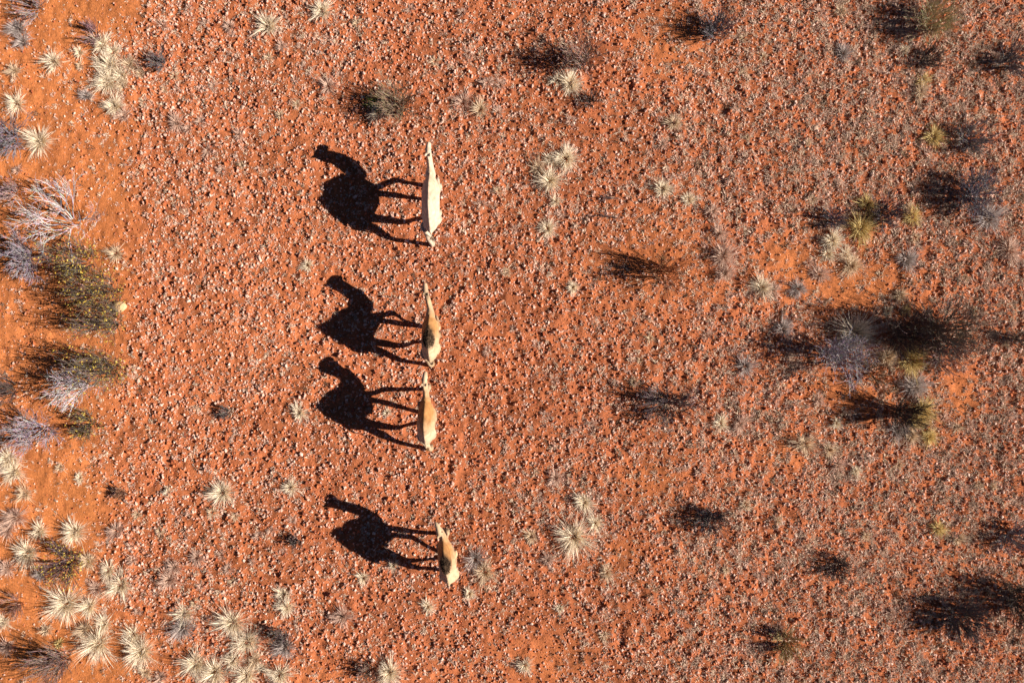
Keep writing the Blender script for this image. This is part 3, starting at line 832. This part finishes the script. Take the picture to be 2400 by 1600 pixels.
 (1136, 1343, 24, 'straw', 'straw tussock lower right of the last camel rump'),
 (1100, 1392, 13, 'cream', 'small cream tussock below right of the last camel rump'),
]
for (u, v, r, tone, label) in T:
    tussock(u, v, r, tone, label)

SH = [
 # u, v, r, height, kind, label, options
 (20, 318, 46, .55, 'bare', 'low dead shrub of dark grey twigs cut by the left edge, upper quarter', dict(tone=(.20, .17, .19), stems=22)),
 (76, 14, 34, .45, 'wispy', 'low greyish wispy shrub touching the top edge by the left corner', dict(tone=(.24, .19, .19))),
 (375, 145, 20, .35, 'wispy', 'small dark grey shrub right of the pale upper left grass drift', dict(tone=(.16, .13, .13), stems=30)),
 (214, 82, 24, .3, 'wispy', 'low purplish shrub above the pale upper left grass drift', dict(tone=(.24, .14, .15))),
 (152, 522, 92, .62, 'bare', 'large dead shrub of pale grey branches reaching right, on the left side', dict(stems=13, squash=(1.0, .85), tone=(.46, .42, .43))),
 (184, 604, 50, .9, 'leafy', 'yellow green leaved shrub under the large dead grey one, left side', dict(leaves=650, stems=20)),
 (52, 600, 46, .7, 'bare', 'fine purplish grey shrub left of the yellow green one', dict(tone=(.30, .25, .28), stems=18)),
 (236, 678, 54, .95, 'leafy', 'flat wide yellowish shrub above the pale round rock', dict(squash=(1.1, .5), leaves=500, stems=20)),
 (246, 752, 46, 1.05, 'leafy', 'yellow flecked dark shrub under the pale round rock', dict(squash=(1.0, .75), leaves=420, stems=24)),
 (23, 451, 24, .4, 'wispy', 'pinkish grey shrublet at the left edge above the large dead one', dict(tone=(.36, .25, .24))),
 (190, 905, 64, .8, 'bare', 'tangled grey dead shrub with curling branches left of the third camel', dict(stems=15, squash=(1.1, .8), tone=(.44, .39, .40))),
 (235, 862, 50, 1.2, 'leafy', 'thin yellow leaved shrub growing over the tangled grey dead one', dict(leaves=600, squash=(1.1, .6), stems=26)),
 (82, 1003, 58, .75, 'bare', 'fine grey shrub with combed branches at the left, lowest of the left column', dict(tone=(.30, .25, .28), stems=18)),
 (10, 915, 34, .8, 'wispy', 'dark shrub cut by the left edge beside the tangled grey one', dict(tone=(.10, .07, .06), stems=30)),
 (200, 992, 30, .4, 'leafy', 'low rusty yellow shrub right of the fine combed grey one', dict(leaves=260)),
 (531, 965, 14, .25, 'wispy', 'little dark twiggy shrub on stony ground left of the third camel shadow', {}),
 (286, 1157, 13, .25, 'wispy', 'little brown shrub on stones above the lower left drift', dict(tone=(.2, .1, .06))),
 (147, 1316, 42, .5, 'leafy', 'low dark bush with purple stems and yellow flecks, lower left drift', dict(leaves=520, tone=(.15, .10, .10), stems=24)),
 (129, 1557, 40, .85, 'wispy', 'grey stemmed shrub with long streaky shadow in the bottom left corner', dict(tone=(.22, .15, .13), stems=44)),
 (30, 1415, 26, .35, 'wispy', 'sparse brown shrublet left of the star shaped tussock', dict(tone=(.3, .16, .12))),
 (868, 1571, 20, .4, 'wispy', 'dark brown shrublet left of the large bottom edge tussock', dict(tone=(.2, .13, .1))),
 (657, 1490, 22, .45, 'wispy', 'dark stemmed shrublet above the loose grey tussock near the bottom', {}),
 (930, 238, 36, .75, 'wispy', 'sparse brown shrub casting a dark shadow on the yellow green tussock', dict(tone=(.26, .18, .12), stems=60)),
 (1363, 135, 32, .95, 'wispy', 'tall sparse brown shrub above the fan shaped tussock, top middle', dict(tone=(.30, .21, .17), stems=44)),
 (1680, 69, 32, .6, 'wispy', 'dark grey wispy shrub near the top edge right of the rusty patch', dict(tone=(.17, .15, .16), stems=56)),
 (1384, 237, 18, .3, 'wispy', 'low dark shrublet right below the fan shaped tussock, top middle', {}),
 (1557, 632, 36, .9, 'wispy', 'nearly leafless rusty shrub whose shadow is a dark brush, right of the second camel', dict(tone=(.30, .15, .08), stems=40)),
 (1570, 945, 44, .6, 'wispy', 'dark twiggy shrub in the right half, level with the third camel', dict(tone=(.13, .10, .10), stems=50)),
 (1640, 935, 26, .3, 'wispy', 'sparse purplish shrublet right of the dark twiggy one', dict(tone=(.28, .17, .16), stems=16)),
 (1673, 1222, 32, .5, 'wispy', 'round dark shrub of fine twigs, lower right of middle', dict(tone=(.13, .11, .11), stems=54)),
 (2190, 46, 46, .6, 'wispy', 'pale straw coloured shrub near the top edge in the right part', dict(tone=(.44, .36, .22), stems=80)),
 (2178, 135, 26, .4, 'wispy', 'dark wispy shrub above the stacked pair of tussocks, upper right', dict(stems=36)),
 (2376, 135, 34, .5, 'wispy', 'dark grey shrub at the right edge, upper quarter', dict(tone=(.17, .15, .15), stems=50)),
 (2280, 322, 36, .4, 'wispy', 'low grey shrub right of the golden tussock, upper right', dict(tone=(.24, .21, .21), stems=50)),
 (2292, 456, 50, .6, 'bare', 'round dark grey shrub of curled twigs near the right edge', dict(tone=(.20, .18, .20), stems=30)),
 (2078, 502, 30, .45, 'wispy', 'dark shrub between the yellow tussocks above the orange patch', dict(tone=(.14, .11, .12), stems=50)),
 (1953, 512, 24, .35, 'wispy', 'dark grey shrublet left of the big yellow tussock', dict(tone=(.2, .17, .19), stems=34)),
 (2225, 775, 62, 1.15, 'wispy', 'grey brown bushy shrub at the right end of the big thicket', dict(tone=(.20, .16, .13), stems=80)),
 (2130, 780, 50, 1.2, 'wispy', 'dark upright shrub in the middle of the big right hand thicket', dict(tone=(.10, .07, .06), stems=85)),
 (1975, 838, 60, 1.1, 'bare', 'grey branched dead shrub at the left end of the big right hand thicket', dict(stems=20, tone=(.36, .32, .34), squash=(1, .8))),
 (2215, 838, 36, .5, 'wispy', 'purplish shrub under the right end of the big thicket', dict(tone=(.27, .19, .18), stems=40)),
 (2045, 870, 40, .6, 'wispy', 'brown shrub along the lower rim of the big right hand thicket', dict(tone=(.2, .13, .08), stems=36)),
 (2120, 968, 34, .95, 'wispy', 'dark stemmed shrub with a streaky shadow left of the yellow column', dict(tone=(.09, .07, .06), stems=54)),
 (2380, 1262, 32, .45, 'wispy', 'grey shrub at the right edge, lower quarter', dict(tone=(.22, .19, .2), stems=44)),
 (1965, 1328, 26, .35, 'wispy', 'dark wispy shrublet in the lower right, left of the yellow green tussock', dict(stems=40)),
 (2258, 1450, 46, .6, 'wispy', 'round dark shrub of fine twigs in the bottom right', dict(tone=(.12, .10, .10), stems=80)),
 (2405, 1415, 46, .9, 'wispy', 'tall dark shrub half out of the frame at the lower right edge', dict(tone=(.09, .07, .06), stems=70)),
 (1845, 1505, 32, .4, 'wispy', 'straw coloured shrublet with a black shadow near the bottom, right half', dict(tone=(.38, .28, .14), stems=46)),
 (2395, 795, 20, .5, 'wispy', 'dark shrublet cut by the right edge beside the big thicket', {}),
 (694, 1268, 12, .25, 'wispy', 'tiny dark twiggy shrub left of the last camel shadow', {}),
]
for (u, v, r, h, kind, label, opt) in SH:
    shrub(u, v, r, h, kind, label, **opt)

# fallen twigs
def twig(u, v, ang, L, label):
    random.seed(int(u)); x, y = at(u, v)
    Tt = Tubes(); tips = []
    d = Vector((math.cos(ang), math.sin(ang), 0.25)).normalized()
    for k in range(3):
        grow(Tt, tips, Vector((0, 0, 0.03)), (d + Vector((random.gauss(0, .25), random.gauss(0, .25), 0))).normalized(), L * random.uniform(.6, 1), 0.012, 1, (.09, .06, .055), .4, 0.0, .15)
    o = mesh_np('dead_branch', Tt.V, [np.array(Tt.F)], M_BARK, None, np.array(Tt.C))
    o.location = (x, y, float(height(x, y)))
    tag(o, label, 'dead branch', 'dead branches lying on the ground')
twig(1446, 512, math.radians(172), .6, 'dark dead branch lying on rusty ground under the slanting tussock row')
twig(1450, 466, math.radians(185), .55, 'dark dead branch lying on rusty ground left of the slanting tussock row')
twig(1712, 410, math.radians(250), .3, 'short dark dead branch lying on stony ground above the slanting tussock row')

# single stones
def stone(u, v, rpx, c, label, flat=.55):
    bm = bmesh.new(); bmesh.ops.create_icosphere(bm, subdivisions=3, radius=1)
    r = rpx / PX
    rs = random.Random(int(u + v)); off = rs.random() * 50
    for vt in bm.verts:
        n = vt.co.normalized()
        k = 1 + 0.35 * (float(fbm(n.x + off, n.y + n.z * .7, .9, 3)) - .5)
        vt.co = Vector((n.x * r * k * 1.15, n.y * r * k * .9, n.z * r * k * flat))
    V = np.array([tuple(vt.co) for vt in bm.verts]); F = np.array([[q.index for q in f.verts] for f in bm.faces]); bm.free()
    o = mesh_np('stone', V, [F], M_STONE, None, np.tile(np.array(c), (len(V), 1)), smooth=True)
    x, y = at(u, v); o.location = (x, y, float(height(x, y)) + r * flat * .35)
    tag(o, label, 'stone', 'single stones on the plain')
stone(283, 719, 15, (.58, .36, .19), 'pale round rock between two yellowish shrubs on the left')
stone(1911, 301, 6, (.52, .34, .24), 'small pinkish stone on the upper right gravel')
stone(804, 58, 5, (.6, .42, .3), 'small pale stone near the top edge, left of the middle')
stone(1550, 574, 5, (.3, .1, .04), 'dark red stone on the rusty patch above the brush shaped shadow')
stone(1589, 580, 5.5, (.3, .1, .04), 'dark red stone on the rusty patch, rightmost of three')
stone(1474, 473, 5, (.3, .1, .04), 'dark red stone left of the slanting tussock row')
stone(1577, 117, 6, (.3, .11, .04), 'dark stone in the rusty patch at the top, right of middle')
stone(1126, 489, 7, (.32, .12, .06), 'dark stone on gravel right of the leading camel belly')

# the largest of the low tufts are single things; the rest are ground cover
REG = [((0, 620, 0, 420), 'low pinkish grass tuft on stony ground in the upper left of the view'),
       ((620, 1200, 0, 330), 'low pinkish grass tuft on gravel at the top, above the leading camel'),
       ((1100, 1700, 330, 1040), 'low pinkish grass tuft on red gravel just right of the camels'),
       ((1700, 2400, 0, 420), 'low beige grass tuft on dark gravel in the upper right of the view'),
       ((1750, 2400, 420, 1050), 'low beige grass tuft on red soil around the right hand thicket'),
       ((1200, 1800, 1050, 1600), 'low pinkish grass tuft on red soil in the lower middle of the view'),
       ((1800, 2400, 1050, 1600), 'low beige grass tuft on dark gravel in the lower right of the view'),
       ((250, 720, 1150, 1450), 'low pinkish grass tuft on stony ground left of the last camel')]
protos = []
for i in range(9):
    V, Q, Tr, C = tussock_mesh(0.15, PINK if i % 3 else STRAW, 0.75)
    protos.append((V, Q, Tr, C))
meshes = []
for i, (V, Q, Tr, C) in enumerate(protos):
    o = mesh_np('grass_tuft', V, [Q, Tr], M_GRASS, None, C); meshes.append(o)
taken = [(t[0], t[1], t[2]) for t in T] + [(s[0], s[1], s[2] * .8) for s in SH]
rt = random.Random(5); first = True; used = 0
per = 17
for (u0, u1, v0, v1), label in REG:
    k = 0; tries = 0
    while k < per and tries < 4000:
        tries += 1
        u, v = rt.uniform(u0 + 10, u1 - 10), rt.uniform(v0 + 10, v1 - 10)
        x, y = at(u, v)
        if any((u - a) ** 2 + (v - b) ** 2 < (c + 16) ** 2 for a, b, c in taken): continue
        if 690 < u < 1070 and 320 < v < 1370: continue
        if rt.random() > float(grassy(np.array([x]), np.array([y]))[0]): continue
        src = meshes[used % 9]
        o = src if used < 9 else src.copy()
        if used >= 9: COL.objects.link(o)
        s = rt.uniform(.65, 1.1)
        o.scale = (s, s, s); o.rotation_euler = (0, 0, rt.uniform(0, 6.28)); o.location = (x, y, float(height(x, y)))
        tag(o, label, 'grass tuft', label.replace('low pinkish grass tuft', 'low pinkish grass tufts').replace('low beige grass tuft', 'low beige grass tufts'))
        taken.append((u, v, 14)); used += 1; k += 1
